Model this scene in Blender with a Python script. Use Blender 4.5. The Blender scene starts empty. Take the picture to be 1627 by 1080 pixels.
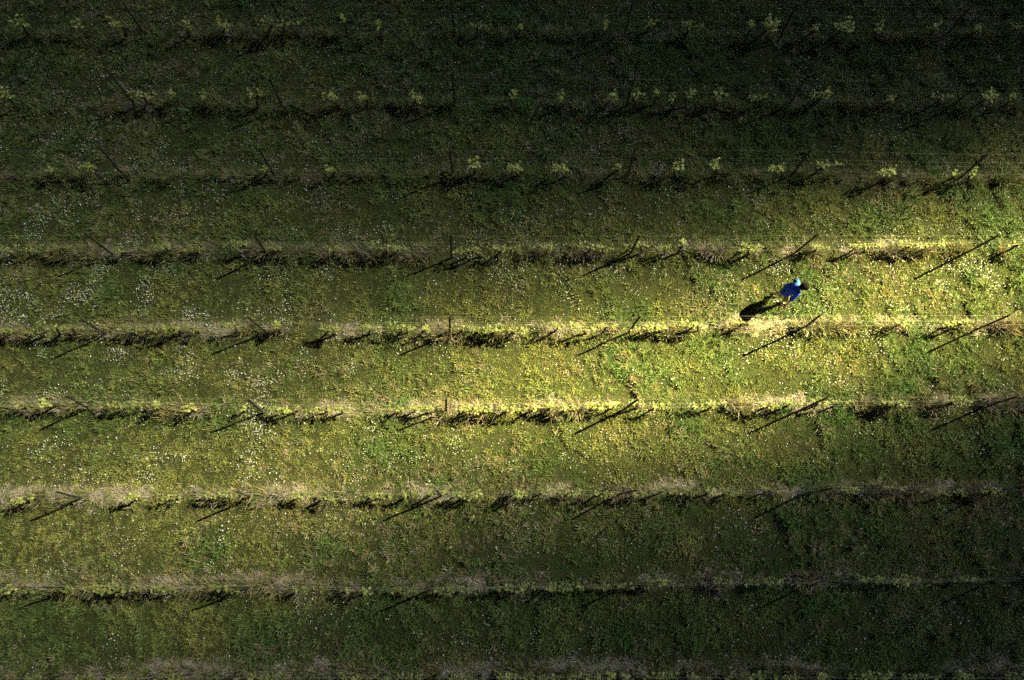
import bpy, bmesh, math, random
import numpy as np
from mathutils import Vector, Matrix

random.seed(7)
rng = np.random.default_rng(7)
S = bpy.context.scene
COL = S.collection
PI = math.pi

# ------------------------------------------------------------------ helpers
def link(o):
    COL.objects.link(o); return o

def tag(o, label=None, cat=None, group=None, kind=None):
    if label: o['label'] = label
    if cat: o['category'] = cat
    if group: o['group'] = group
    if kind: o['kind'] = kind
    return o

def mesh_np(name, verts, faces_flat, face_n, mat, smooth=False):
    """verts (n,3), faces_flat flat index array, every face with face_n corners"""
    me = bpy.data.meshes.new(name)
    nf = len(faces_flat) // face_n
    me.vertices.add(len(verts)); me.vertices.foreach_set('co', np.asarray(verts, np.float32).ravel())
    me.loops.add(len(faces_flat)); me.loops.foreach_set('vertex_index', np.asarray(faces_flat, np.int32))
    me.polygons.add(nf)
    me.polygons.foreach_set('loop_start', np.arange(0, nf * face_n, face_n, dtype=np.int32))
    me.polygons.foreach_set('loop_total', np.full(nf, face_n, np.int32))
    me.polygons.foreach_set('use_smooth', np.full(nf, smooth, bool))
    me.update(calc_edges=True)
    if mat: me.materials.append(mat)
    return me

def set_tint(me, cols):
    at = me.attributes.new('tint', 'FLOAT_COLOR', 'POINT')
    c = np.ones((len(cols), 4), np.float32); c[:, :3] = cols
    at.data.foreach_set('color', c.ravel())

def mk_obj(name, me, parent=None):
    o = link(bpy.data.objects.new(name, me))
    if parent: o.parent = parent
    return o

# value noise --------------------------------------------------------------
def vnoise(x, y, seed=0):
    xi = np.floor(x).astype(np.int64); yi = np.floor(y).astype(np.int64)
    fx = x - xi; fy = y - yi
    fx = fx * fx * (3 - 2 * fx); fy = fy * fy * (3 - 2 * fy)
    def h(a, b):
        n = (a * 374761393 + b * 668265263 + seed * 974711) & 0xFFFFFFFF
        n = ((n ^ (n >> 13)) * 1274126177) & 0xFFFFFFFF
        n = n ^ (n >> 16)
        return (n & 0xFFFF) / 65535.0
    return (h(xi, yi) * (1 - fx) + h(xi + 1, yi) * fx) * (1 - fy) + (h(xi, yi + 1) * (1 - fx) + h(xi + 1, yi + 1) * fx) * fy

def fbm(x, y, seed=0, oct=4):
    x = np.asarray(x, float); y = np.asarray(y, float)
    s = 0; a = .5; t = 0
    for i in range(oct):
        s = s + a * vnoise(x * 2 ** i + 17.3 * i, y * 2 ** i - 9.1 * i, seed + i); t += a; a *= .5
    return s / t

def sstep(a, b, x):
    t = np.clip((x - a) / (b - a), 0, 1); return t * t * (3 - 2 * t)

# ------------------------------------------------------------------ the site
SA, SB = .00645, .09737                     # the hillside rises gently to the north
H_POST = 1.755
#  trellis rows, north to south: (x, y, lean x, lean y) of each post
ROWS = [
 [(-10.75,10.60,0,0),(-5.83,10.57,0,0),(.10,10.46,0,0),(6.01,10.40,.05,.01),(11.36,10.17,.13,.19),(17.07,10.16,.10,.04)],
 [(-10.87,7.94,-.08,.10),(-5.81,7.84,.05,0),(.11,7.83,.04,.19),(5.97,7.73,.07,0),(11.49,7.67,.02,0),(17.09,7.60,.03,-.05)],
 [(-11.00,5.36,-.07,.18),(-5.93,5.32,-.03,.09),(.10,5.28,-.02,.04),(5.94,5.23,.03,.11),(11.41,5.16,.08,.05),(16.94,4.95,.11,.09)],
 [(-11.15,2.64,-.03,0),(-6.08,2.66,.16,-.12),(.04,2.48,.11,.02),(5.95,2.56,.03,-.12),(11.30,2.47,.17,-.05),(17.15,2.55,-.12,-.20)],
 [(-11.15,-.02,.12,-.04),(-5.94,.01,-.06,-.02),(.01,-.10,.14,.04),(5.78,-.12,.11,.01),(11.45,-.01,-.13,-.11),(17.18,-.02,-.18,-.15)],
 [(-11.52,-2.40,.26,.03),(-5.89,-2.60,.08,.08),(-.09,-2.61,.15,.09),(5.56,-2.58,.17,-.04),(11.33,-2.55,-.05,-.07),(17.15,-2.51,-.25,-.11)],
 [(-11.35,-5.23,.14,.07),(-6.05,-5.22,.08,.02),(-.19,-5.21,0,0),(5.24,-5.20,.38,-.03),(11.06,-5.21,.19,-.01),(16.90,-5.17,.12,0)],
 [(-11.39,-7.87,.07,.07),(-5.90,-7.89,-.07,.06),(-.41,-7.96,.05,.02),(5.54,-7.87,.12,0),(11.28,-7.79,-.01,-.03),(16.67,-7.77,.1,0)],
 [(-11.42,-10.34,.05,0),(-6.20,-10.37,0,.03),(-.31,-10.40,.1,0),(5.48,-10.43,.05,.02),(11.07,-10.46,.1,0),(16.78,-10.49,.04,0)],
]
VINES = [
 [-14.89,-12.74,-11.5,-9.26,-8.13,-6.5,-5.31,-3.72,-2.44,.87,2.1,5.32,6.62,8.06,10.19,10.58,11.09,12.06,13.16,13.69,14.94,16.42,17.67,19.09],
 [-15.07,-10.44,-9.36,-8.05,-6.67,-3.73,-2.97,-1.42,2.17,4.02,5.18,6.45,6.87,7.72,8.08,9.2,10.64,12.03,12.22,14.47,16.22,17.78,18.81],
 [-13.56,-11.79,-6.39,-3.99,.68,.95,2.43,3.96,5.17,7.64,8.99,11.02,11.99,14.63,16.58,17.45],
 [-14.49,-13.96,-12.62,-10.88,-9.12,-8.22,-6.46,-5.56,-3.88,-2.27,-1.94,.55,1.08,1.65,3.19,4.36,5.05,5.62,6.35,7.14,7.47,9.42,9.84,11.85,13.07,13.72,14.68,15.74,18.4],
 [-14.0,-13.12,-12.7,-12.03,-9.99,-9.53,-8.44,-8.12,-6.78,-5.38,-4.02,-3.6,-2.62,-1.68,-1.36,-.9,.24,.76,1.28,1.88,3.25,4.49,4.97,6.14,6.5,6.92,7.5,8.06,9.29,14.35,15.74,16.51],
 [-13.41,-12.23,-10.28,-9.47,-8.96,-7.84,-6.56,-5.12,-4.81,-3.75,-3.4,-1.46,-1.11,-.5,.36,.77,1.28,1.9,2.77,3.16,3.63,4.58,5.03,6.01,6.4,7.67,8.18,9.95,10.56,11.57,12.17,13.69,14.08,15.66,15.95],
 [-12.79,-12.37,-9.67,-8.19,-7.14,-6.64,-4.68,-3.64,-2.4,-1.8,-1.25,-.66,.19,.59,1.03,1.83,2.24,2.77,3.73,4.7,5.7,6.5,7.47,8.18,8.68,9.8,12.47,13.51,14.79,15.72,16.67],
 [-12.8,-12.46,-11.2,-10.41,-9.92,-9.58,-9.3,-8.6,-7.93,-6.69,-6.22,-4.45,-2.86,-2.13,-1.19,-.37,.12,.6,1.88,2.16,2.64,3.13,3.43,3.8,4.78,5.07,5.93,6.23,6.66,8.55,9.24,9.73,12.14,13.16,13.78,14.08,15.53],
 [-11.88,-10.77,-9.65,-7.97,-7.59,-5.44,-5.25,-3.1,-2.57,-1.82,-1.2,.09,1.04,1.42,1.7,2.61,3.51,4.04,4.33,5.08,5.5,5.98,6.54,7.07,8.11,8.86,9.15,9.72,10.19,11.0,11.85,12.42,13.4,14.02,14.91,15.2,16.51],
]
RX = [np.array([p[0] for p in r]) for r in ROWS]
RY = [np.array([p[1] for p in r]) for r in ROWS]
NR = len(ROWS)
def row_y(r, x):
    return np.interp(x, RX[r], RY[r])
def row_d(x, y):
    """signed distance north of the nearest trellis row, and that row's number"""
    best = np.full(np.shape(x), 99.); idx = np.zeros(np.shape(x), int)
    for r in range(-1, NR + 1):
        yy = row_y(r, x) if 0 <= r < NR else (row_y(0, x) + 2.64 if r < 0 else row_y(NR - 1, x) - 2.55)
        d = y - yy
        m = np.abs(d) < np.abs(best)
        best = np.where(m, d, best); idx = np.where(m, r, idx)
    return best, idx
def slope(x, y):
    return SA * 150 * np.tanh(x / 150) + SB * 150 * np.tanh(y / 150)
def ground_z(x, y):
    x = np.asarray(x, float); y = np.asarray(y, float)
    near = np.clip(1 - (np.hypot(x - 2, y) - 30) / 30, 0, 1)
    d, _ = row_d(x, y)
    ridge = .05 * np.exp(-((d - .05) / .3) ** 2)
    return slope(x, y) + near * (ridge + (fbm(x * .5, y * .5, 3, 3) - .5) * .16 + (fbm(x * 2.2, y * 2.2, 5, 3) - .5) * .10)
def gz(x, y): return float(ground_z(np.array([x]), np.array([y]))[0])

# ------------------------------------------------------------------ materials
def nt(name):
    m = bpy.data.materials.new(name); m.use_nodes = True
    n = m.node_tree; return m, n, n.nodes, n.links, n.nodes['Principled BSDF']

def leafy(name, transl, rough=.65, spec=.25):
    m, n, N, L, P = nt(name)
    a = N.new('ShaderNodeAttribute'); a.attribute_name = 'tint'
    L.new(a.outputs['Color'], P.inputs['Base Color'])
    P.inputs['Roughness'].default_value = rough
    P.inputs['Specular IOR Level'].default_value = spec
    t = N.new('ShaderNodeBsdfTranslucent'); L.new(a.outputs['Color'], t.inputs['Color'])
    mx = N.new('ShaderNodeMixShader'); mx.inputs[0].default_value = transl
    L.new(P.outputs[0], mx.inputs[1]); L.new(t.outputs[0], mx.inputs[2])
    L.new(mx.outputs[0], N['Material Output'].inputs['Surface'])
    return m

def noisy(name, c1, c2, scale, rough=.8, spec=.3, detail=4, bump=0, c3=None):
    m, n, N, L, P = nt(name)
    tc = N.new('ShaderNodeTexCoord')
    ns = N.new('ShaderNodeTexNoise'); ns.inputs['Scale'].default_value = scale; ns.inputs['Detail'].default_value = detail
    L.new(tc.outputs['Object'], ns.inputs['Vector'])
    r = N.new('ShaderNodeValToRGB'); r.color_ramp.elements[0].color = (*c1, 1); r.color_ramp.elements[1].color = (*c2, 1)
    r.color_ramp.elements[0].position = .35; r.color_ramp.elements[1].position = .65
    if c3:
        e = r.color_ramp.elements.new(.74); e.color = (*c3, 1)
    L.new(ns.outputs['Fac'], r.inputs['Fac']); L.new(r.outputs['Color'], P.inputs['Base Color'])
    P.inputs['Roughness'].default_value = rough; P.inputs['Specular IOR Level'].default_value = spec
    if bump:
        b = N.new('ShaderNodeBump'); b.inputs['Strength'].default_value = bump; b.inputs['Distance'].default_value = .01
        L.new(ns.outputs['Fac'], b.inputs['Height']); L.new(b.outputs['Normal'], P.inputs['Normal'])
    return m

M_GRASS = leafy('grass_blades', .30)
M_STRAW = leafy('dead_grass', .18, .75)
M_LEAF = leafy('vine_leaf', .42, .5, .35)
M_PETAL = leafy('petals', .25, .6)
M_GROUND, _n, N, L, P = nt('soil_and_moss')
tc = N.new('ShaderNodeTexCoord')
n1 = N.new('ShaderNodeTexNoise'); n1.inputs['Scale'].default_value = 9; n1.inputs['Detail'].default_value = 6
n2 = N.new('ShaderNodeTexNoise'); n2.inputs['Scale'].default_value = .9; n2.inputs['Detail'].default_value = 4
L.new(tc.outputs['Object'], n1.inputs['Vector']); L.new(tc.outputs['Object'], n2.inputs['Vector'])
r1 = N.new('ShaderNodeValToRGB'); r1.color_ramp.elements[0].color = (.018, .014, .008, 1); r1.color_ramp.elements[1].color = (.032, .038, .010, 1)
r1.color_ramp.elements[0].position = .38; r1.color_ramp.elements[1].position = .62
r2 = N.new('ShaderNodeValToRGB'); r2.color_ramp.elements[0].color = (.03, .024, .014, 1); r2.color_ramp.elements[1].color = (.028, .042, .01, 1)
L.new(n1.outputs['Fac'], r1.inputs['Fac']); L.new(n2.outputs['Fac'], r2.inputs['Fac'])
mx = N.new('ShaderNodeMix'); mx.data_type = 'RGBA'; mx.inputs[0].default_value = .4
L.new(r1.outputs['Color'], mx.inputs[6]); L.new(r2.outputs['Color'], mx.inputs[7]); 
la = N.new('ShaderNodeAttribute'); la.attribute_name = 'litter'
n3 = N.new('ShaderNodeTexNoise'); n3.inputs['Scale'].default_value = 22; n3.inputs['Detail'].default_value = 5; L.new(tc.outputs['Object'], n3.inputs['Vector'])
r3 = N.new('ShaderNodeValToRGB'); r3.color_ramp.elements[0].color = (.10, .08, .06, 1); r3.color_ramp.elements[1].color = (.24, .20, .155, 1)
r3.color_ramp.elements[0].position = .35; r3.color_ramp.elements[1].position = .65
L.new(n3.outputs['Fac'], r3.inputs['Fac'])
m3 = N.new('ShaderNodeMix'); m3.data_type = 'RGBA'; L.new(la.outputs['Fac'], m3.inputs[0]); L.new(mx.outputs[2], m3.inputs[6]); L.new(r3.outputs['Color'], m3.inputs[7])
L.new(m3.outputs[2], P.inputs['Base Color'])
P.inputs['Roughness'].default_value = .95; P.inputs['Specular IOR Level'].default_value = .1
n4 = N.new('ShaderNodeTexNoise'); n4.inputs['Scale'].default_value = 28; n4.inputs['Detail'].default_value = 4; L.new(tc.outputs['Object'], n4.inputs['Vector'])
bp = N.new('ShaderNodeBump'); bp.inputs['Strength'].default_value = .9; bp.inputs['Distance'].default_value = .04
L.new(n4.outputs['Fac'], bp.inputs['Height']); L.new(bp.outputs['Normal'], P.inputs['Normal'])

M_POST = noisy('weathered_steel', (.008, .006, .005), (.018, .014, .011), 25, .75, .4)
M_WIRE = noisy('galvanised_wire', (.16, .17, .15), (.28, .29, .26), 6, .45, .5)
M_BARK = noisy('vine_bark', (.016, .011, .007), (.04, .028, .018), 60, .9, .2)
M_CANE = noisy('green_cane', (.13, .12, .04), (.2, .2, .06), 30, .7, .3)

# ------------------------------------------------------------------ ground: one sheet to the horizon
def axis(lo, hi, step, far):
    a = list(np.arange(lo, hi + 1e-6, step)); s = step
    x = hi
    while x < far: s *= 1.25; x += s; a.append(x)
    s = step; x = lo
    while x > -far: s *= 1.25; x -= s; a.insert(0, x)
    return np.array(a)
gx = axis(-20, 24, .16, 900); gy = axis(-14, 16, .16, 900)
X, Y = np.meshgrid(gx, gy)
Z = ground_z(X.ravel(), Y.ravel())
V = np.stack([X.ravel(), Y.ravel(), Z], 1)
nx, ny = len(gx), len(gy)
i, j = np.meshgrid(np.arange(nx - 1), np.arange(ny - 1))
k = (j * nx + i).ravel()
F = np.stack([k, k + 1, k + nx + 1, k + nx], 1).ravel()
gme = mesh_np('ground', V, F, 4, M_GROUND, True)
_lit = gme.attributes.new('litter', 'FLOAT', 'POINT')
g = mk_obj('ground', gme)
tag(g, 'grassy hillside soil of the vineyard, gently sloping', 'ground', kind='structure')

# ------------------------------------------------------------------ meadow between the rows
def inview(x, y, m=1.6):
    t = (12.2 - y) / 22.8
    return (x > -16.3 + 2.9 * t - m) & (x < 20.4 - 3.1 * t + m) & (y < 12.1 + m * 1.2) & (y > -10.7 - m)

XL = lambda y: -16.2 + 2.9 * (12 - y) / 22.6
def uv01(x, y):                 # across and down the plot, 0..1 inside the trellised block
    t = (12 - y) / 22.6
    return (x - (-16.2 + 2.9 * t)) / (36.4 - 6.0 * t), t

def f_lush(x, y):
    u, t = uv01(x, y)
    reg = .30 + .35 * np.exp(-((u - .8) / .35) ** 2 - ((t - .12) / .25) ** 2) + .40 * np.exp(-((u - .95) / .3) ** 2 - ((t - .9) / .3) ** 2) \
        + .28 * np.exp(-((u - .5) / .15) ** 2 - ((t - .93) / .1) ** 2) + .2 * np.exp(-((u - .45) / .3) ** 2 - ((t - .1) / .2) ** 2) \
        - .22 * np.exp(-((u - .12) / .25) ** 2 - ((t - .7) / .25) ** 2)
    return np.clip(reg + (fbm(x * .55, y * .75, 11, 4) - .5) * 1.5, 0, 1)

def f_dry(x, y):
    u, t = uv01(x, y)
    reg = .12 + .45 * np.exp(-((u - .35) / .16) ** 2 - ((t - .81) / .06) ** 2) + .25 * np.exp(-((u - .88) / .1) ** 2 - ((t - .83) / .05) ** 2) \
        + .2 * np.exp(-((u - .1) / .2) ** 2 - ((t - .22) / .12) ** 2) + .12 * np.exp(-((u - .4) / .3) ** 2 - ((t - .65) / .15) ** 2)
    return np.clip(reg + (fbm(x * .5, y * .9, 23, 4) - .52) * 1.3, 0, 1)

def f_strip(x, y):
    """dead grass under the wires"""
    d, r = row_d(x, y)
    amp = np.where(r <= 0, .20, np.where(r == 1, .14, np.where(r == 2, .20, np.where(r == 3, .66, np.where(r <= 5, .70, .84)))))
    prof = np.exp(-((d - .13) / .22) ** 2)
    patch = sstep(.45, .63, fbm(x * .6, r * 7.7 + y * .25, 31, 3))
    return np.clip(amp * prof * (.06 + 1.1 * patch), 0, 1)

def blades(cx, cy, n_per, rad, length, width, lean_lo, lean_hi, cols, tangent=None):
    """every blade a narrow bent leaf of two triangles; cx.. are per tuft"""
    n = len(cx); rep = np.repeat(np.arange(n), n_per); m = len(rep)
    az = rng.uniform(0, 2 * PI, m)
    if tangent is not None:
        az = np.where(rng.random(m) < tangent, rng.choice([0, PI], m) + rng.normal(0, .5, m), az)
    rr = rad[rep] * np.sqrt(rng.random(m))
    a2 = rng.uniform(0, 2 * PI, m)
    bx = cx[rep] + rr * np.cos(a2); by = cy[rep] + rr * np.sin(a2)
    bz = ground_z_fast(bx, by) - .01
    ln = length[rep] * rng.uniform(.55, 1.25, m)
    le = rng.uniform(lean_lo, lean_hi, m)
    wd = width * rng.uniform(.7, 1.35, m)
    dx, dy = np.cos(az), np.sin(az)
    px, py = -dy, dx
    tw = rng.uniform(-.7, .7, m)                      # twist so that faces catch the light differently
    qx, qy, qz = px * np.cos(tw), py * np.cos(tw), np.sin(tw)
    l1 = le * .7; l2 = le * 1.25
    mxx = bx + dx * np.sin(l1) * ln * .5; myy = by + dy * np.sin(l1) * ln * .5; mz = bz + np.cos(l1) * ln * .5
    txx = mxx + dx * np.sin(l2) * ln * .5; tyy = myy + dy * np.sin(l2) * ln * .5; tz = np.maximum(mz + np.cos(l2) * ln * .5, bz + .015)
    v = np.empty((m, 4, 3), np.float32)
    v[:, 0] = np.stack([bx, by, bz], 1)
    v[:, 1] = np.stack([mxx - qx * wd * .5, myy - qy * wd * .5, mz - qz * wd * .5], 1)
    v[:, 2] = np.stack([txx, tyy, tz], 1)
    v[:, 3] = np.stack([mxx + qx * wd * .5, myy + qy * wd * .5, mz + qz * wd * .5], 1)
    c = cols[rep] * rng.uniform(.72, 1.3, m)[:, None] * rng.normal(1, .06, (m, 3)).clip(.8, 1.2)
    return v.reshape(-1, 3), np.repeat(c, 4, 0)

# fast ground height: bilinear lookup on the fine part of the ground sheet
_fx0 = np.searchsorted(gx, -20 - 1e-6); _fy0 = np.searchsorted(gy, -14 - 1e-6)
_Z2 = Z.reshape(ny, nx)
def ground_z_fast(x, y):
    a = np.clip((x - gx[_fx0]) / .16, 0, 274); b = np.clip((y - gy[_fy0]) / .16, 0, 186)
    ai = a.astype(int); bi = b.astype(int); fa = a - ai; fb = b - bi
    q = _Z2[_fy0:, _fx0:]
    return (q[bi, ai] * (1 - fa) + q[bi, ai + 1] * fa) * (1 - fb) + (q[bi + 1, ai] * (1 - fa) + q[bi + 1, ai + 1] * fa) * fb

def scatter(n):
    x = rng.uniform(-18.5, 22.5, n); y = rng.uniform(-12.6, 14.2, n)
    m = inview(x, y); return x[m], y[m]

C_LUSH = np.array((.054, .108, .027)); C_MID = np.array((.122, .138, .048)); C_YEL = np.array((.235, .218, .060))
C_OLIVE = np.array((.22, .175, .085)); C_STRAW = np.array((.30, .245, .17)); C_GREY = np.array((.285, .235, .20))

_lit.data.foreach_set('value', f_strip(X.ravel(), Y.ravel()).astype(np.float32))
# --- living grass
def grow_grass():
    x, y = scatter(92000)
    lush = f_lush(x, y); dry = f_dry(x, y); st = f_strip(x, y)
    clump = .45 * fbm(x * 1.1, y * 1.1, 41, 3) + .55 * fbm(x * 3.1, y * 3.1, 43, 3)
    keep = rng.random(len(x)) < np.clip(1.05 - .75 * st - .25 * dry, .1, 1) * (.52 * (1 - .75 * lush) + (.7 + .25 * lush) * sstep(.36, .56, clump))
    x, y, lush, dry, st, clump = (q[keep] for q in (x, y, lush, dry, st, clump))
    n = len(x)
    tall = sstep(.40, .66, clump)
    length = (.05 + .05 * lush + .15 * tall * (.45 + 1.3 * lush)) * rng.uniform(.8, 1.35, n)
    w = rng.random(n) + (fbm(x * .8, y * .8, 47, 3) - .5) * .9
    col = C_MID * (1 - lush[:, None]) + C_LUSH * lush[:, None]
    yel = np.clip(.46 - .85 * lush + (w - .5) * .6, 0, 1)[:, None]
    col = col * (1 - yel) + C_YEL * yel
    isdry = rng.random(n) < dry * .75
    dc = np.where((rng.random(n) < .5)[:, None], C_OLIVE, C_STRAW * .72)
    col = np.where(isdry[:, None], dc, col)
    col = col * np.exp(rng.normal(0, .22, n))[:, None]
    v, c = blades(x, y, 17, np.full(n, .075), length, .018, .35, 1.25, col)
    # the short sward between the tufts
    x2, y2 = scatter(105000); st2 = f_strip(x2, y2); k2 = rng.random(len(x2)) > np.maximum(st2 * .85, f_lush(x2, y2) * .42); x2, y2 = x2[k2], y2[k2]; n2 = len(x2)
    l2 = f_lush(x2, y2)[:, None]; d2 = (rng.random(n2) < f_dry(x2, y2) * .7)[:, None]
    col2 = np.where(d2, C_OLIVE * .8, C_MID * (1 - l2) + C_LUSH * l2) * np.exp(rng.normal(0, .25, n2))[:, None]
    v2, c2 = blades(x2, y2, 11, np.full(n2, .09), rng.uniform(.03, .075, n2), .015, .4, 1.3, col2)
    v = np.concatenate([v, v2]); c = np.concatenate([c, c2])
    me = mesh_np('meadow_grass', v, np.arange(len(v), dtype=np.int32), 4, M_GRASS)
    set_tint(me, c)
    tag(mk_obj('meadow_grass', me), 'green and yellowing meadow grass between the vine rows', 'grass', kind='stuff')
grow_grass()

# --- dead straw under the wires, and taller withered tussocks on the row line
def grow_straw():
    x, y = scatter(70000)
    st = f_strip(x, y)
    k = rng.random(len(x)) < st * 1.0
    x, y = x[k], y[k]; n = len(x)
    gcol = np.where((rng.random(n) < .6)[:, None], C_GREY, C_STRAW) * rng.uniform(.75, 1.1, n)[:, None]
    gcol = np.where((row_d(x, y)[1] < 3)[:, None], gcol * np.array((.60, .50, .40)), gcol)
    v1, c1 = blades(x, y, 22, np.full(n, .10), rng.uniform(.10, .24, n), .014, 1.15, 1.5, gcol, .45)
    # tussocks
    xs, ys, hs = [], [], []
    for r in range(NR):
        t = rng.uniform(-18, 22, 900)
        yy = row_y(r, t) + rng.normal(.03, .075, 900)
        tall = sstep(.43, .60, fbm(t * 1.1, np.full(900, r * 5.3), 61, 3))
        kk = inview(t, yy) & (rng.random(900) < (.06 + .74 * tall) * (.5 if r < 3 else 1))
        xs.append(t[kk]); ys.append(yy[kk]); hs.append(.14 + .30 * tall[kk])
    x = np.concatenate(xs); y = np.concatenate(ys); h = np.concatenate(hs) * rng.uniform(.7, 1.3, len(x)); n = len(x)
    dd, rr = row_d(x, y)
    gcol = np.where((rng.random(n) < np.where(rr < 3, .85, .40))[:, None], C_MID * .9, np.where((rng.random(n) < .5)[:, None], C_GREY * .8, C_OLIVE))
    v2, c2 = blades(x, y, 34, np.full(n, .11), h, .017, .1, .95, gcol)
    v = np.concatenate([v1, v2]); c = np.concatenate([c1, c2])
    me = mesh_np('dead_grass', v, np.arange(len(v), dtype=np.int32), 4, M_STRAW)
    set_tint(me, c)
    tag(mk_obj('dead_grass', me), 'pale withered grass lying in strips under the trellis wires', 'dead grass', kind='stuff')
grow_straw()

# --- white wildflowers
def grow_flowers():
    x, y = scatter(240000)
    u, t = uv01(x, y)
    reg = .16 + .68 * np.exp(-((u - .10) / .17) ** 2 - ((t - .45) / .06) ** 2) + .55 * np.exp(-((u - .12) / .2) ** 2 - ((t - .55) / .05) ** 2) \
        + .6 * np.exp(-((u - .22) / .16) ** 2 - ((t - .67) / .06) ** 2) + 3.2 * np.exp(-((u - .87) / .08) ** 2 - ((t - .462) / .04) ** 2) \
        + .5 * np.exp(-((u - .85) / .1) ** 2 - ((t - .55) / .05) ** 2) + .3 * np.exp(-((u - .93) / .08) ** 2 - ((t - .67) / .06) ** 2) \
        + .25 * np.exp(-((u - .1) / .2) ** 2 - ((t - .3) / .1) ** 2) + .22 * np.exp(-((u - .45) / .3) ** 2 - ((t - .42) / .06) ** 2)
    cl = sstep(.47, .71, fbm(x * 1.3, y * 1.5, 71, 4)) * 1.35 + .045
    st = f_strip(x, y)
    k = rng.random(len(x)) < reg * cl * (1 - .8 * st) * 1.0
    x, y = x[k], y[k]; n = len(x)
    z = ground_z_fast(x, y) + rng.uniform(.04, .13, n)
    r = rng.uniform(.007, .017, n) * np.where(rng.random(n) < .10, 1.3, 1)
    tx, ty = rng.normal(.18, .3, n), rng.normal(.08, .3, n)
    a = np.arange(6) * PI / 3
    v = np.empty((n, 6, 3), np.float32)
    off = rng.uniform(0, PI, n)[:, None]
    ox = r[:, None] * np.cos(a + off); oy = r[:, None] * np.sin(a + off)
    v[:, :, 0] = x[:, None] + ox; v[:, :, 1] = y[:, None] + oy; v[:, :, 2] = z[:, None] - ox * tx[:, None] - oy * ty[:, None] + .004 * np.cos(3 * a)
    me = mesh_np('white_wildflowers', v.reshape(-1, 3), np.arange(n * 6, dtype=np.int32), 6, M_PETAL)
    c = np.array((.68, .68, .66)) * rng.uniform(.35, 1.05, n)[:, None]
    set_tint(me, np.repeat(c, 6, 0))
    tag(mk_obj('white_wildflowers', me), 'tiny white wildflowers sprinkled in drifts through the grass', 'wildflowers', kind='stuff')
grow_flowers()

# ------------------------------------------------------------------ trellis posts
ORD = ['first', 'second', 'third', 'fourth', 'fifth', 'sixth', 'seventh', 'eighth', 'ninth', 'tenth', 'eleventh', 'twelfth']
ROWNAME = ['topmost row', 'second row from the top', 'third row from the top', 'fourth row from the top', 'fifth row from the top',
           'fourth row from the bottom', 'third row from the bottom', 'second row from the bottom', 'bottom row']
def tube(bm, pts, rads, seg=6, cap=True):
    rings = []
    for i, p in enumerate(pts):
        p = Vector(p)
        d = (Vector(pts[min(i + 1, len(pts) - 1)]) - Vector(pts[max(i - 1, 0)])).normalized()
        a = d.cross(Vector((.31, .17, .94)))
        if a.length < .1: a = d.cross(Vector((1, 0, 0)))
        a.normalize(); b = d.cross(a)
        rings.append([bm.verts.new(p + (a * math.cos(t) + b * math.sin(t)) * rads[i]) for t in [2 * PI * q / seg for q in range(seg)]])
    for A, B in zip(rings, rings[1:]):
        for q in range(seg):
            bm.faces.new((A[q], A[(q + 1) % seg], B[(q + 1) % seg], B[q]))
    if cap:
        bm.faces.new(rings[0][::-1]); bm.faces.new(rings[-1])

def post_mesh():
    """rolled steel vineyard post: C section with hook lugs along both flanges"""
    bm = bmesh.new()
    w, d, t = .055, .042, .007
    prof = [(-w / 2, -d / 2), (w / 2, -d / 2), (w / 2, d / 2), (w / 2 - .013, d / 2), (w / 2 - .013, d / 2 - t), (w / 2 - t, d / 2 - t), (w / 2 - t, -d / 2 + t),
            (-w / 2 + t, -d / 2 + t), (-w / 2 + t, d / 2 - t), (-w / 2 + .013, d / 2 - t), (-w / 2 + .013, d / 2), (-w / 2, d / 2)]
    lo = [bm.verts.new((x, y, -.3)) for x, y in prof]; hi = [bm.verts.new((x, y, H_POST)) for x, y in prof]
    n = len(prof)
    for q in range(n): bm.faces.new((lo[q], lo[(q + 1) % n], hi[(q + 1) % n], hi[q]))
    bm.faces.new(hi)
    for z in np.arange(.45, H_POST - .05, .14):
        for s in (-1, 1):
            r = bmesh.ops.create_cube(bm, size=1)
            bmesh.ops.transform(bm, matrix=Matrix.Translation((s * (w / 2 + .007), 0, z)) @ Matrix.Rotation(s * .5, 4, 'Y') @ Matrix.Diagonal((.016, .012, .022, 1)), verts=r['verts'])
    bmesh.ops.recalc_face_normals(bm, faces=bm.faces)
    me = bpy.data.meshes.new('vineyard_post'); bm.to_mesh(me); bm.free(); me.materials.append(M_POST); return me
pm = post_mesh()
for r, row in enumerate(ROWS):
    for c, (x, y, lx, ly) in enumerate(row):
        o = mk_obj('vineyard_post', pm)
        o.location = (x, y, gz(x, y))
        d = Vector((lx, ly, H_POST)).normalized()
        o.rotation_euler = (Vector((0, 0, 1)).rotation_difference(d) @ Matrix.Rotation(random.uniform(-.12, .12), 3, 'Z').to_quaternion()).to_euler()
        tag(o, 'dark slim trellis post, %s from the left in the %s' % (ORD[c], ROWNAME[r]), 'post', 'trellis posts along the vine rows')

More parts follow.
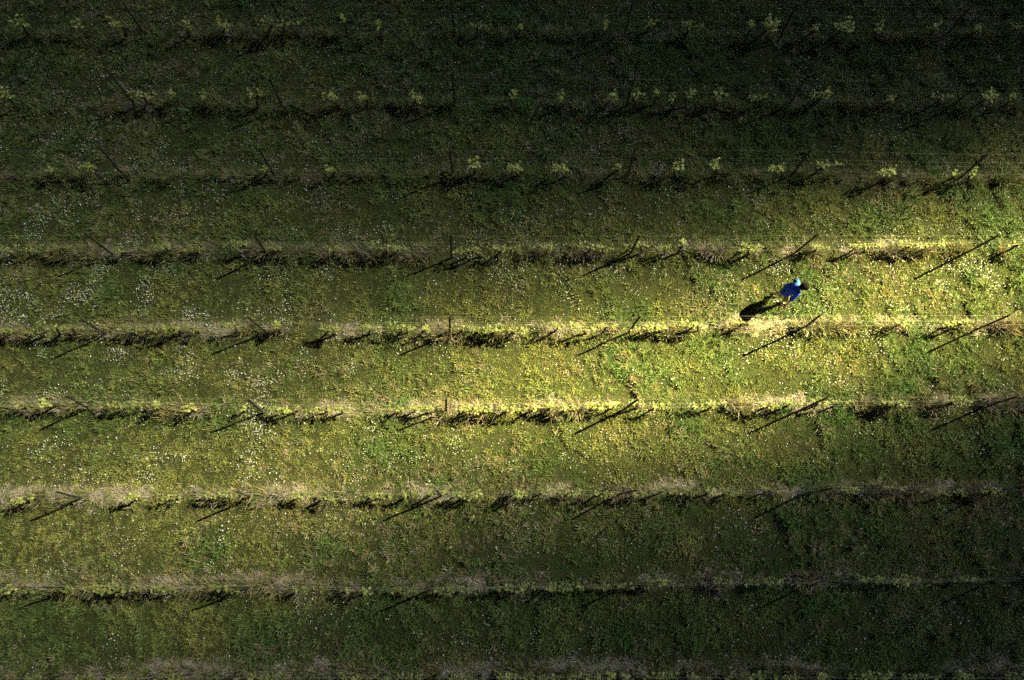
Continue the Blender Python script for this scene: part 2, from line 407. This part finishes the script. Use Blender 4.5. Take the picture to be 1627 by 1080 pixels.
# ------------------------------------------------------------------ trellis wires
WH = [.60, .95, 1.30, 1.66]
WN = ['lowest', 'second lowest', 'second highest', 'highest']
for r, row in enumerate(ROWS):
    for w, h in enumerate(WH):
        bm = bmesh.new()
        P_ = []
        pts = [(-17.5, float(row_y(r, -17.5)), 0, 0)] + row + [(23.0, float(row_y(r, 23.)), 0, 0)]
        side = .03 if w % 2 else -.03
        for A, B in zip(pts, pts[1:]):
            for q in range(6):
                t = q / 6; f = h / H_POST
                ax = A[0] + A[2] * f; ay = A[1] + A[3] * f; bx = B[0] + B[2] * f; by = B[1] + B[3] * f
                zz = (float(slope(A[0], A[1])) + h) * (1 - t) + (float(slope(B[0], B[1])) + h) * t - .03 * 4 * t * (1 - t) * (1 + .5 * math.sin(r * 3 + w * 2 + A[0]))
                P_.append((ax + (bx - ax) * t, ay + (by - ay) * t + side, zz))
        P_.append((pts[-1][0], pts[-1][1] + side, float(slope(pts[-1][0], pts[-1][1])) + h))
        tube(bm, P_, [.0014] * len(P_), 4)
        me = bpy.data.meshes.new('trellis_wire'); bm.to_mesh(me); bm.free(); me.materials.append(M_WIRE)
        tag(mk_obj('trellis_wire', me), 'thin grey steel wire, %s of four strung along the %s' % (WN[w], ROWNAME[r]), 'wire', 'trellis wires')

# ------------------------------------------------------------------ vines
def build(bm, name, mat, parent=None, smooth=True):
    me = bpy.data.meshes.new(name); bm.to_mesh(me); bm.free(); me.materials.append(mat)
    if smooth:
        for p in me.polygons: p.use_smooth = True
    return mk_obj(name, me, parent)

LEAF2D = [(0, -.1), (.42, -.22), (.30, .12), (.55, .45), (.22, .5), (0, .95), (-.22, .5), (-.55, .45), (-.30, .12), (-.42, -.22)]
def make_vine(seed, style):
    """style 0: canes tied flat along the wire; style 1: upright young shoots"""
    rd = random.Random(seed)
    root = link(bpy.data.objects.new('grapevine', None)); root.empty_display_size = .2
    hd = rd.uniform(.48, .60)
    bm = bmesh.new()
    p = Vector((0, 0, -.08)); pts = [p.copy()]; lean = rd.uniform(-.4, .4)
    for q in range(6):
        p = p + Vector((lean * .16 + rd.uniform(-.025, .025), rd.uniform(-.025, .025), (hd + .08) / 6)); pts.append(p.copy())
    tube(bm, pts, [.046, .038, .033, .032, .031, .034, .028], 7)
    build(bm, 'trunk', M_BARK, root)
    head = pts[-1]
    canes = bmesh.new(); V_ = []; F_ = []; Cc = []
    tips = []
    arms = [1, -1] if style == 0 else ([1, -1] if rd.random() < .5 else [rd.choice((1, -1))])
    for s in arms:
        ln = rd.uniform(.18, .42) if style == 0 else rd.uniform(.06, .20)
        cp = [head + Vector((s * ln * q / 4, rd.uniform(-.015, .015), .05 * math.sin(q / 4 * PI) + (.02 if q else 0))) for q in range(5)]
        tube(canes, cp, [.011, .010, .009, .008, .006], 5)
        ns = rd.randint(2, 4) if style == 0 else rd.randint(2, 3)
        for q in range(ns):
            b = cp[0].lerp(cp[-1], (q + rd.uniform(.1, .9)) / ns)
            hgt = rd.uniform(.07, .22) if style == 0 else rd.uniform(.18, .48)
            sp = [b + Vector((rd.uniform(-.05, .05) * t, rd.uniform(-.06, .06) * t, hgt * t)) for t in (0, .5, 1)]
            tube(canes, sp, [.005, .004, .003], 4)
            tips.append((sp, hgt))
    for sp, hgt in tips:
        nl = max(3, int(hgt * 26) + rd.randint(0, 2))
        for q in range(nl):
            t = (q + .6) / nl
            b = sp[0].lerp(sp[-1], t) + Vector((0, 0, .01))
            az = rd.uniform(0, 2 * PI); sz = rd.uniform(.055, .105) * (1.05 - .35 * t)
            dirv = Vector((math.cos(az), math.sin(az), rd.uniform(-.35, .55))).normalized()
            b = b + dirv * rd.uniform(.02, .09)
            nrm = Vector((rd.uniform(-.5, .5), rd.uniform(-.5, .5), 1)); nrm = (nrm - dirv * nrm.dot(dirv)).normalized()
            side = dirv.cross(nrm)
            base = len(V_)
            for (lx, ly) in LEAF2D:
                V_.append(b + side * lx * sz + dirv * ly * sz + nrm * (abs(lx) * .28 * sz - .12 * sz * max(ly, 0) ** 2))
            nL = len(LEAF2D)
            # two halves folded on the midrib
            F_.append([base + z for z in (0, 1, 2, 3, 4, 5)]); F_.append([base + z for z in (5, 6, 7, 8, 9, 0)])
            yv = rd.random()
            cc = np.array((.22, .27, .06)) * (1 - yv) + np.array((.46, .46, .16)) * yv
            Cc += [cc * rd.uniform(.75, 1.15) * (.66 if style == 0 else 1.0)] * nL
    build(canes, 'cane', M_CANE, root)
    me = mesh_np('foliage', np.array([tuple(v) for v in V_]), np.array(F_, np.int32).ravel(), 6, M_LEAF)
    set_tint(me, np.array(Cc))
    mk_obj('foliage', me, root)
    return root

protos = [[make_vine(100 + q, 0) for q in range(9)], [make_vine(200 + q, 1) for q in range(8)]]
used = set()
def copy_thing(src):
    o = src.copy(); link(o)
    for ch in src.children:
        c = ch.copy(); link(c); c.parent = o
    return o
for r in range(NR):
    posts = RX[r]
    xs = sorted(VINES[r])
    bays = {}
    for x in xs: bays.setdefault(int(np.sum(posts < x)), []).append(x)
    style = 1 if r <= 2 else 0
    for b, lst in bays.items():
        for q, x in enumerate(lst):
            st = style if random.random() < .85 else 1 - style
            pool = protos[st]; src = pool[random.randrange(len(pool))]
            if src.name in used: o = copy_thing(src)
            else: o = src; used.add(src.name)
            y = float(row_y(r, x)) + random.uniform(-.03, .03)
            o.location = (x, y, gz(x, y))
            o.rotation_euler = (0, 0, random.choice((0, PI)) + random.uniform(-.12, .12))
            s = random.uniform(.85, 1.15) * (1.12 if r <= 2 else 1); o.scale = (s * random.uniform(.9, 1.15), s, s)
            size = 'upright young' if st else 'low spreading'
            if b == 0:
                n = len(lst) - q
                where = 'just left of the first post' if n == 1 else '%s left of the first post' % ORD[n - 1]
            else:
                where = 'just right of the %s post' % ORD[b - 1] if q == 0 else '%s right of the %s post' % (ORD[q], ORD[b - 1])
            tag(o, '%s yellow-green grapevine, %s, %s' % (size, where, ROWNAME[r]), 'grapevine', 'young grapevines along the trellis rows')
for pool in protos:                      # prototypes nobody planted
    for src in pool:
        if src.name not in used:
            for ch in list(src.children): bpy.data.objects.remove(ch)
            bpy.data.objects.remove(src)

# ------------------------------------------------------------------ the walker
def capsules(caps, voxel, smooth_it=3, name='body'):
    bm = bmesh.new()
    for p0, r0, p1, r1 in caps:
        p0, p1 = Vector(p0), Vector(p1)
        ax = (p1 - p0); ln = ax.length
        q = Vector((0, 0, 1)).rotation_difference(ax.normalized()) if ln > 1e-6 else Matrix.Identity(3).to_quaternion()
        prof = [(-r0 * math.cos(t), r0 * math.sin(t)) for t in np.linspace(0.05, PI / 2, 5)] + [(ln + r1 * math.sin(t), r1 * math.cos(t)) for t in np.linspace(0, PI / 2 - .05, 5)]
        seg = 14; rings = []
        for z, rad in prof:
            rings.append([bm.verts.new(p0 + q @ Vector((rad * math.cos(a), rad * math.sin(a), z))) for a in [2 * PI * k / seg for k in range(seg)]])
        for A, B in zip(rings, rings[1:]):
            for k in range(seg): bm.faces.new((A[k], A[(k + 1) % seg], B[(k + 1) % seg], B[k]))
        bm.faces.new(rings[0][::-1]); bm.faces.new(rings[-1])
    me = bpy.data.meshes.new(name); bm.to_mesh(me); bm.free()
    o = link(bpy.data.objects.new(name, me))
    m = o.modifiers.new('r', 'REMESH'); m.mode = 'VOXEL'; m.voxel_size = voxel
    s = o.modifiers.new('s', 'SMOOTH'); s.iterations = smooth_it; s.factor = .5
    dg = bpy.context.evaluated_depsgraph_get()
    me2 = bpy.data.meshes.new_from_object(o.evaluated_get(dg)); me2.name = name
    bpy.data.objects.remove(o)
    for p in me2.polygons: p.use_smooth = True
    return me2

M_SKIN = noisy('skin', (.30, .19, .13), (.36, .24, .17), 9, .55, .35)
M_SHIRT = noisy('blue_patterned_shirt', (.012, .042, .34), (.02, .075, .50), 55, .85, .1, 2, .3, (.08, .22, .58))
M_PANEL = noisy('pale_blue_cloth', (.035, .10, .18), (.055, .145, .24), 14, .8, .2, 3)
M_SHORTS = noisy('khaki_cloth', (.09, .07, .05), (.14, .11, .08), 12, .85, .2)
M_SHOE = noisy('black_shoe', (.003, .003, .0035), (.007, .007, .007), 20, .6, .4)
M_HAIR = noisy('dark_brown_hair', (.001, .0007, .0006), (.004, .0024, .0017), 30, .8, .08, 4, .4)
M_EYE = noisy('eye', (.02, .015, .01), (.03, .02, .015), 5, .2, .5)

def hand(w, d, out, s):
    """palm, four bent fingers of different lengths and a thumb; w wrist, d down the hand, out towards the thumb"""
    w = Vector(w); d = Vector(d).normalized(); out = Vector(out); out = (out - d * out.dot(d)).normalized(); n = d.cross(out) * s
    caps = []
    for k in (-.5, .5): caps.append((w + out * k * .026, .017, w + d * .075 + out * k * .042, .014))
    for k, (o_, ln) in enumerate(((.030, .068), (.010, .078), (-.011, .073), (-.031, .056))):
        a = w + d * .082 + out * o_; b = a + (d * .92 + n * .25) * ln * .45; c = b + (d * .75 + n * .6) * ln * .32; e = c + (d * .5 + n * .8) * ln * .25
        caps += [(a, .0095, b, .009), (b, .009, c, .0083), (c, .0083, e, .007)]
    a = w + d * .025 + out * .030; b = a + (d * .6 + out * .7 + n * .2) * .038; c = b + (d * .9 + out * .25 + n * .3) * .032
    caps += [(a, .013, b, .011), (b, .011, c, .009)]
    return caps

def make_person():
    root = link(bpy.data.objects.new('person', None)); root.empty_display_size = .3
    LH, LK, LA = (-.02, .075, .84), (-.06, .06, .48), (-.25, .02, .155)
    RH, RK, RA = (.0, -.095, .84), (.13, -.085, .455), (.11, -.065, .085)
    LS, LE, LW = (.075, .145, 1.295), (.05, .245, 1.06), (.13, .235, .84)
    RS, RE, RW = (.195, -.205, 1.275), (.135, -.345, 1.06), (.10, -.495, .86)
    body = []
    # trunk, bent a little forward
    for s in (-1, 1):
        body += [((-.01, s * .06, .86), .10, (.06 - s * .015, s * .045 - .01, 1.05), .088), ((.06 - s * .015, s * .045 - .01, 1.05), .088, (.13 - s * .03, s * .065 - .025, 1.23), .095),
                 ((.13 - s * .03, s * .065 - .025, 1.23), .095, (.145 - s * .045, s * .13 - .03, 1.295), .055)]
    # neck, head, face
    hx, hy = .125, -.05
    def hd_(x, y, z): return (x + hx, y + hy, z - .01)
    body += [((.15, -.03, 1.31), .055, hd_(.12, 0, 1.42), .05), (hd_(.12, 0, 1.42), .05, hd_(.145, 0, 1.49), .07), (hd_(.14, 0, 1.515), .085, hd_(.155, 0, 1.545), .082),
             (hd_(.205, 0, 1.455), .035, hd_(.185, 0, 1.49), .06), (hd_(.225, 0, 1.515), .012, hd_(.245, 0, 1.485), .014), (hd_(.214, -.02, 1.452), .010, hd_(.214, .02, 1.452), .010),
             (hd_(.135, .080, 1.515), .016, hd_(.128, .086, 1.485), .012), (hd_(.135, -.080, 1.515), .016, hd_(.128, -.086, 1.485), .012)]
    for H_, K_, A_, toe in ((LH, LK, LA, (-.145, .03, .04)), (RH, RK, RA, (.255, -.07, .035))):
        m = Vector(K_).lerp(Vector(A_), .3) + Vector((-.02, 0, 0))
        body += [(H_, .088, K_, .054), (K_, .052, m, .054), (m, .054, A_, .036), (A_, .036, toe, .032)]
    for S_, E_, W_ in ((LS, LE, LW), (RS, RE, RW)):
        body += [(S_, .052, E_, .040), (E_, .040, Vector(E_).lerp(Vector(W_), .3), .041), (Vector(E_).lerp(Vector(W_), .3), .041, W_, .026)]
    body += hand(LW, Vector(LW) - Vector(LE), (.9, -.2, 0), 1)
    body += hand(RW, Vector(RW) - Vector(RE), (.9, .2, 0), -1)
    me = capsules(body, .0055, 2, 'body'); me.materials.append(M_SKIN)
    bo = mk_obj('body', me, root)
    for s in (-1, 1):
        bm = bmesh.new(); bmesh.ops.create_uvsphere(bm, u_segments=10, v_segments=8, radius=.011, matrix=Matrix.Translation(hd_(.224, s * .031, 1.517)))
        build(bm, 'eye', M_EYE, root)
    # hair: cap over the skull, fuller at the back, with locks
    hair = [(hd_(.105, 0, 1.51), .090, hd_(.165, 0, 1.585), .092), (hd_(.07, 0, 1.46), .065, hd_(.09, 0, 1.54), .09), (hd_(.04, .0, 1.39), .04, hd_(.055, 0, 1.47), .06),
            (hd_(.19, -.035, 1.575), .062, hd_(.19, .035, 1.575), .062), (hd_(.13, 0, 1.58), .105, hd_(.15, 0, 1.59), .10)]
    rd = random.Random(5)
    for k in range(26):
        a = rd.uniform(.35 * PI, 1.65 * PI); e = rd.uniform(.0, 1.2)
        c = Vector(hd_(.125 + .09 * math.cos(a) * math.cos(e), .092 * math.sin(a) * math.cos(e), 1.55 + .1 * math.sin(e)))
        hair.append((c, .014, c + Vector((.02 * math.cos(a), .02 * math.sin(a), -.05)), .009))
    me = capsules(hair, .006, 1, 'hair'); me.materials.append(M_HAIR); mk_obj('hair', me, root)
    # shirt with sleeves to the elbow
    sh = []
    for s in (-1, 1):
        sh += [((-.025, s * .080 - .005, .83), .128, (.055 - s * .015, s * .062 - .01, 1.05), .118), ((.055 - s * .015, s * .062 - .01, 1.05), .118, (.125 - s * .03, s * .07 - .025, 1.23), .108),
               ((.125 - s * .03, s * .06 - .025, 1.25), .096, (.145 - s * .05, s * .15 - .03, 1.295), .068)]
    for S_, E_ in ((LS, LE), (RS, RE)):
        sh.append((S_, .070, Vector(S_).lerp(Vector(E_), .9), .066))
    sh.append(((.15, -.03, 1.32), .068, (.175, -.035, 1.36), .062))
    # folds
    for k in range(12):
        y = rd.uniform(-.13, .13); z = rd.uniform(.82, 1.0)
        sh.append(((-.09 + rd.uniform(-.02, .02), y, z), .022, (-.05, y * .8 + rd.uniform(-.03, .03), z + .14), .03))
    me = capsules(sh, .007, 2, 'shirt')
    me.materials.append(M_SHIRT)
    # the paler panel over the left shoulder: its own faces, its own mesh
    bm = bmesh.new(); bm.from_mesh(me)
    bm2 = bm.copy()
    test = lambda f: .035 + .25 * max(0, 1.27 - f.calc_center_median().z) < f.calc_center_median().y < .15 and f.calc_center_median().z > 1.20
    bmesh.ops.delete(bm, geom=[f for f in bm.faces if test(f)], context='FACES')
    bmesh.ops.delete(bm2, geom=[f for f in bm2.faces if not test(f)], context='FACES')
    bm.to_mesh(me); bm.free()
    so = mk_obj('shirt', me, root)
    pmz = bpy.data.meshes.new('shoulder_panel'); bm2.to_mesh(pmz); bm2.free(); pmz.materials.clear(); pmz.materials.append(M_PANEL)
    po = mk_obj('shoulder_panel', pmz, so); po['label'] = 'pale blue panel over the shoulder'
    so['label'] = 'royal blue speckled short-sleeved shirt'
    # shorts to just above the knee
    st = []
    for H_, K_ in ((LH, LK), (RH, RK)):
        st += [((-.012, H_[1] * .8, .88), .112, H_, .108), (H_, .106, Vector(H_).lerp(Vector(K_), 1.0), .080)]
    me = capsules(st, .007, 2, 'shorts'); me.materials.append(M_SHORTS); mk_obj('shorts', me, root)
    for A_, toe in ((LA, (-.14, .03, .045)), (RA, (.265, -.07, .045))):
        A_ = Vector(A_); toe = Vector(toe); heel = A_ + (A_ - toe).normalized() * .035 + Vector((0, 0, -.03))
        me = capsules([(A_ + Vector((0, 0, .02)), .044, A_ + Vector((.01, 0, -.03)), .046), (heel, .040, toe, .043), (heel + Vector((0, 0, -.012)), .036, toe + Vector((.0, 0, -.012)), .04)], .007, 2, 'shoe')
        me.materials.append(M_SHOE); mk_obj('shoe', me, root)
    tag(root, 'person in a blue shirt and shorts with dark hair, walking across the grass', 'person')
    return root
pr = make_person()
PX, PY = 10.74, .975
pr.scale = (1.08,) * 3
pr.location = (PX, PY, gz(PX, PY) + .01); pr.rotation_euler = (0, 0, math.radians(-25))

# ------------------------------------------------------------------ sun, sky and an added unseen layer that shades the hillside
EL, AZ = math.radians(44.3), math.radians(22)
SUN = Vector((math.cos(EL) * math.cos(AZ), math.cos(EL) * math.sin(AZ), math.sin(EL)))
sl = bpy.data.lights.new('sun', 'SUN'); sl.energy = 5.0; sl.angle = math.radians(.5); sl.color = (1, .88, .38)
so = link(bpy.data.objects.new('sun', sl)); so.rotation_euler = (-SUN).to_track_quat('-Z', 'Y').to_euler(); so.location = SUN * 60
W = bpy.data.worlds.new('World'); S.world = W; W.use_nodes = True
bg = W.node_tree.nodes['Background']; bg.inputs['Strength'].default_value = .05
sky = W.node_tree.nodes.new('ShaderNodeTexSky'); sky.sky_type = 'NISHITA'; sky.sun_disc = False
sky.sun_elevation = EL; sky.sun_rotation = PI / 2 - AZ
W.node_tree.links.new(sky.outputs[0], bg.inputs['Color'])

# wanted brightness over each stretch of hillside, which shapes the added shading layer
BRIGHT_MAP = [
 (12.0, -16.2, 20.3, [37,38,37,35,33,31,30,28,25]),
 (8.8, -15.8, 19.8, [40,42,42,38,35,34,33,31,30]),
 (5.7, -15.4, 19.4, [51,52,51,48,46,44,44,52,72]),
 (2.7, -15.0, 19.0, [66,66,65,64,68,84,122,174,186]),
 (-.2, -14.6, 18.6, [83,87,92,110,148,186,212,212,172]),
 (-2.9, -14.3, 18.2, [94,103,118,148,174,174,150,98,66]),
 (-5.6, -14.0, 17.8, [92,106,118,104,78,67,58,52,44]),
 (-8.1, -13.6, 17.5, [74,76,72,58,50,46,43,40,33]),
 (-10.5, -13.4, 17.2, [56,57,55,49,45,41,39,36,30]),
]
def lin(v):
    v = np.asarray(v, float) / 255
    return np.where(v < .04045, v / 12.92, ((v + .055) / 1.055) ** 2.4)
GT = np.array([np.log(lin(r[3])) for r in BRIGHT_MAP]); GY = np.array([r[0] for r in BRIGHT_MAP])
LMAX = math.log(lin(212))
def shade_depth(x, y):
    """optical thickness of the added shading layer above ground point x, y"""
    t = np.interp(-y, -GY, np.arange(len(GY)))
    xl = np.interp(t, np.arange(len(GY)), [r[1] for r in BRIGHT_MAP]); xr = np.interp(t, np.arange(len(GY)), [r[2] for r in BRIGHT_MAP])
    s = np.clip((x - xl) / (xr - xl), 0, 1) * 8
    def cub(p):                                   # Catmull-Rom weights
        i = np.clip(np.floor(p).astype(int), 0, 7); f = p - i
        return i, (-.5 * f + f * f - .5 * f ** 3, 1 - 2.5 * f * f + 1.5 * f ** 3, .5 * f + 2 * f * f - 1.5 * f ** 3, -.5 * f * f + .5 * f ** 3)
    ti, tw = cub(t); si, sw = cub(s)
    v = 0
    for a in range(4):
        for b in range(4):
            v = v + tw[a] * sw[b] * GT[np.clip(ti + a - 1, 0, 8), np.clip(si + b - 1, 0, 8)]
    out = np.hypot(np.maximum(np.abs(x - 2) - 19, 0), np.maximum(np.abs(y - .7) - 13, 0))
    far = sstep(0, 40, out)
    d = np.clip(LMAX - v, 0, 6) * (1 - far) + far * (4.6 + 2.5 * fbm(x * .01, y * .01, 91, 3))
    return np.maximum(d + (fbm(x * .22, y * .22, 95, 3) - .5) * .25, .02)
def make_shade_layer():  # unseen layer added overhead, shaped only to darken ground around the bright band
    zc = 150.
    k = zc / SUN.z
    ax_ = axis(-24, 28, 1.0, 3500); ay_ = axis(-19, 21, 1.0, 3500)
    X, Y = np.meshgrid(ax_, ay_); x = X.ravel(); y = Y.ravel()
    d = shade_depth(x, y)
    thick = 6 * d
    lump = (fbm(x * .05, y * .05, 77, 3) - .5) * 10
    edge = np.clip((3800 - np.maximum(np.abs(x - 2), np.abs(y))) / 600, .02, 1)
    zb = zc + lump; zt = zb + thick * edge + .3
    bot = np.stack([x + SUN.x / SUN.z * zb, y + SUN.y / SUN.z * zb, zb], 1)      # sheared along the sun so the shade lands as mapped
    top = np.stack([x + SUN.x / SUN.z * zt, y + SUN.y / SUN.z * zt, zt], 1)
    n = len(x); nxx, nyy = len(ax_), len(ay_)
    i, j = np.meshgrid(np.arange(nxx - 1), np.arange(nyy - 1)); q = (j * nxx + i).ravel()
    f1 = np.stack([q, q + nxx, q + nxx + 1, q + 1], 1); f2 = np.stack([q, q + 1, q + nxx + 1, q + nxx], 1) + n
    rim = np.concatenate([np.arange(nxx - 1), np.arange(nyy - 1) * nxx + nxx - 1, (nyy - 1) * nxx + np.arange(nxx - 1, 0, -1), np.arange(nyy - 1, 0, -1) * nxx])
    nxt = np.roll(rim, -1)
    f3 = np.stack([rim, nxt, nxt + n, rim + n], 1)
    m, _n, N, L, P = nt('shade_layer_film')
    N.remove(P)
    at = N.new('ShaderNodeAttribute'); at.attribute_name = 'depth'
    # each of the two surfaces passes exp(-depth/2), red a little less than blue
    cmb = N.new('ShaderNodeCombineColor')
    for ch, kk in enumerate((.535, .50, .39)):
        mu = N.new('ShaderNodeMath'); mu.operation = 'MULTIPLY'; mu.inputs[1].default_value = -kk; L.new(at.outputs['Fac'], mu.inputs[0])
        ex = N.new('ShaderNodeMath'); ex.operation = 'EXPONENT'; L.new(mu.outputs[0], ex.inputs[0])
        L.new(ex.outputs[0], cmb.inputs[ch])
    tr = N.new('ShaderNodeBsdfTransparent'); L.new(cmb.outputs[0], tr.inputs['Color'])
    inv = N.new('ShaderNodeInvert'); L.new(cmb.outputs[0], inv.inputs['Color'])
    df = N.new('ShaderNodeBsdfDiffuse'); L.new(inv.outputs[0], df.inputs['Color'])
    ad = N.new('ShaderNodeAddShader'); L.new(tr.outputs[0], ad.inputs[0]); L.new(df.outputs[0], ad.inputs[1])
    L.new(ad.outputs[0], N['Material Output'].inputs['Surface'])
    me = mesh_np('shade_layer', np.concatenate([bot, top]), np.concatenate([f1, f2, f3]).ravel(), 4, m, True)
    a = me.attributes.new('depth', 'FLOAT', 'POINT'); a.data.foreach_set('value', np.concatenate([d, d]).astype(np.float32))
    o = mk_obj('added_shade_layer', me)
    tag(o, 'added unseen layer overhead, shaped to darken the ground around a bright band', 'shade_layer', kind='structure')
make_shade_layer()

# ------------------------------------------------------------------ camera: a drone looking almost straight down
cam = bpy.data.cameras.new('camera'); cam.sensor_width = 36; cam.lens = 36 * 1200 / 1627; cam.clip_end = 5000
co = link(bpy.data.objects.new('camera', cam)); co.location = (1.98347, -7.26276, 23.46961)
co.rotation_euler = (.28879, 0, -.0062)
S.camera = co
S.view_settings.view_transform = 'Standard'; S.view_settings.look = 'None'; S.view_settings.gamma = 1
S.view_settings.exposure = 3.75
S.cycles.max_bounces = 6; S.cycles.transparent_max_bounces = 16
S.cycles.use_denoising = False
W.cycles.sampling_method = 'NONE'; S.cycles.light_sampling_threshold = 0
S.cycles.sample_clamp_indirect = 2
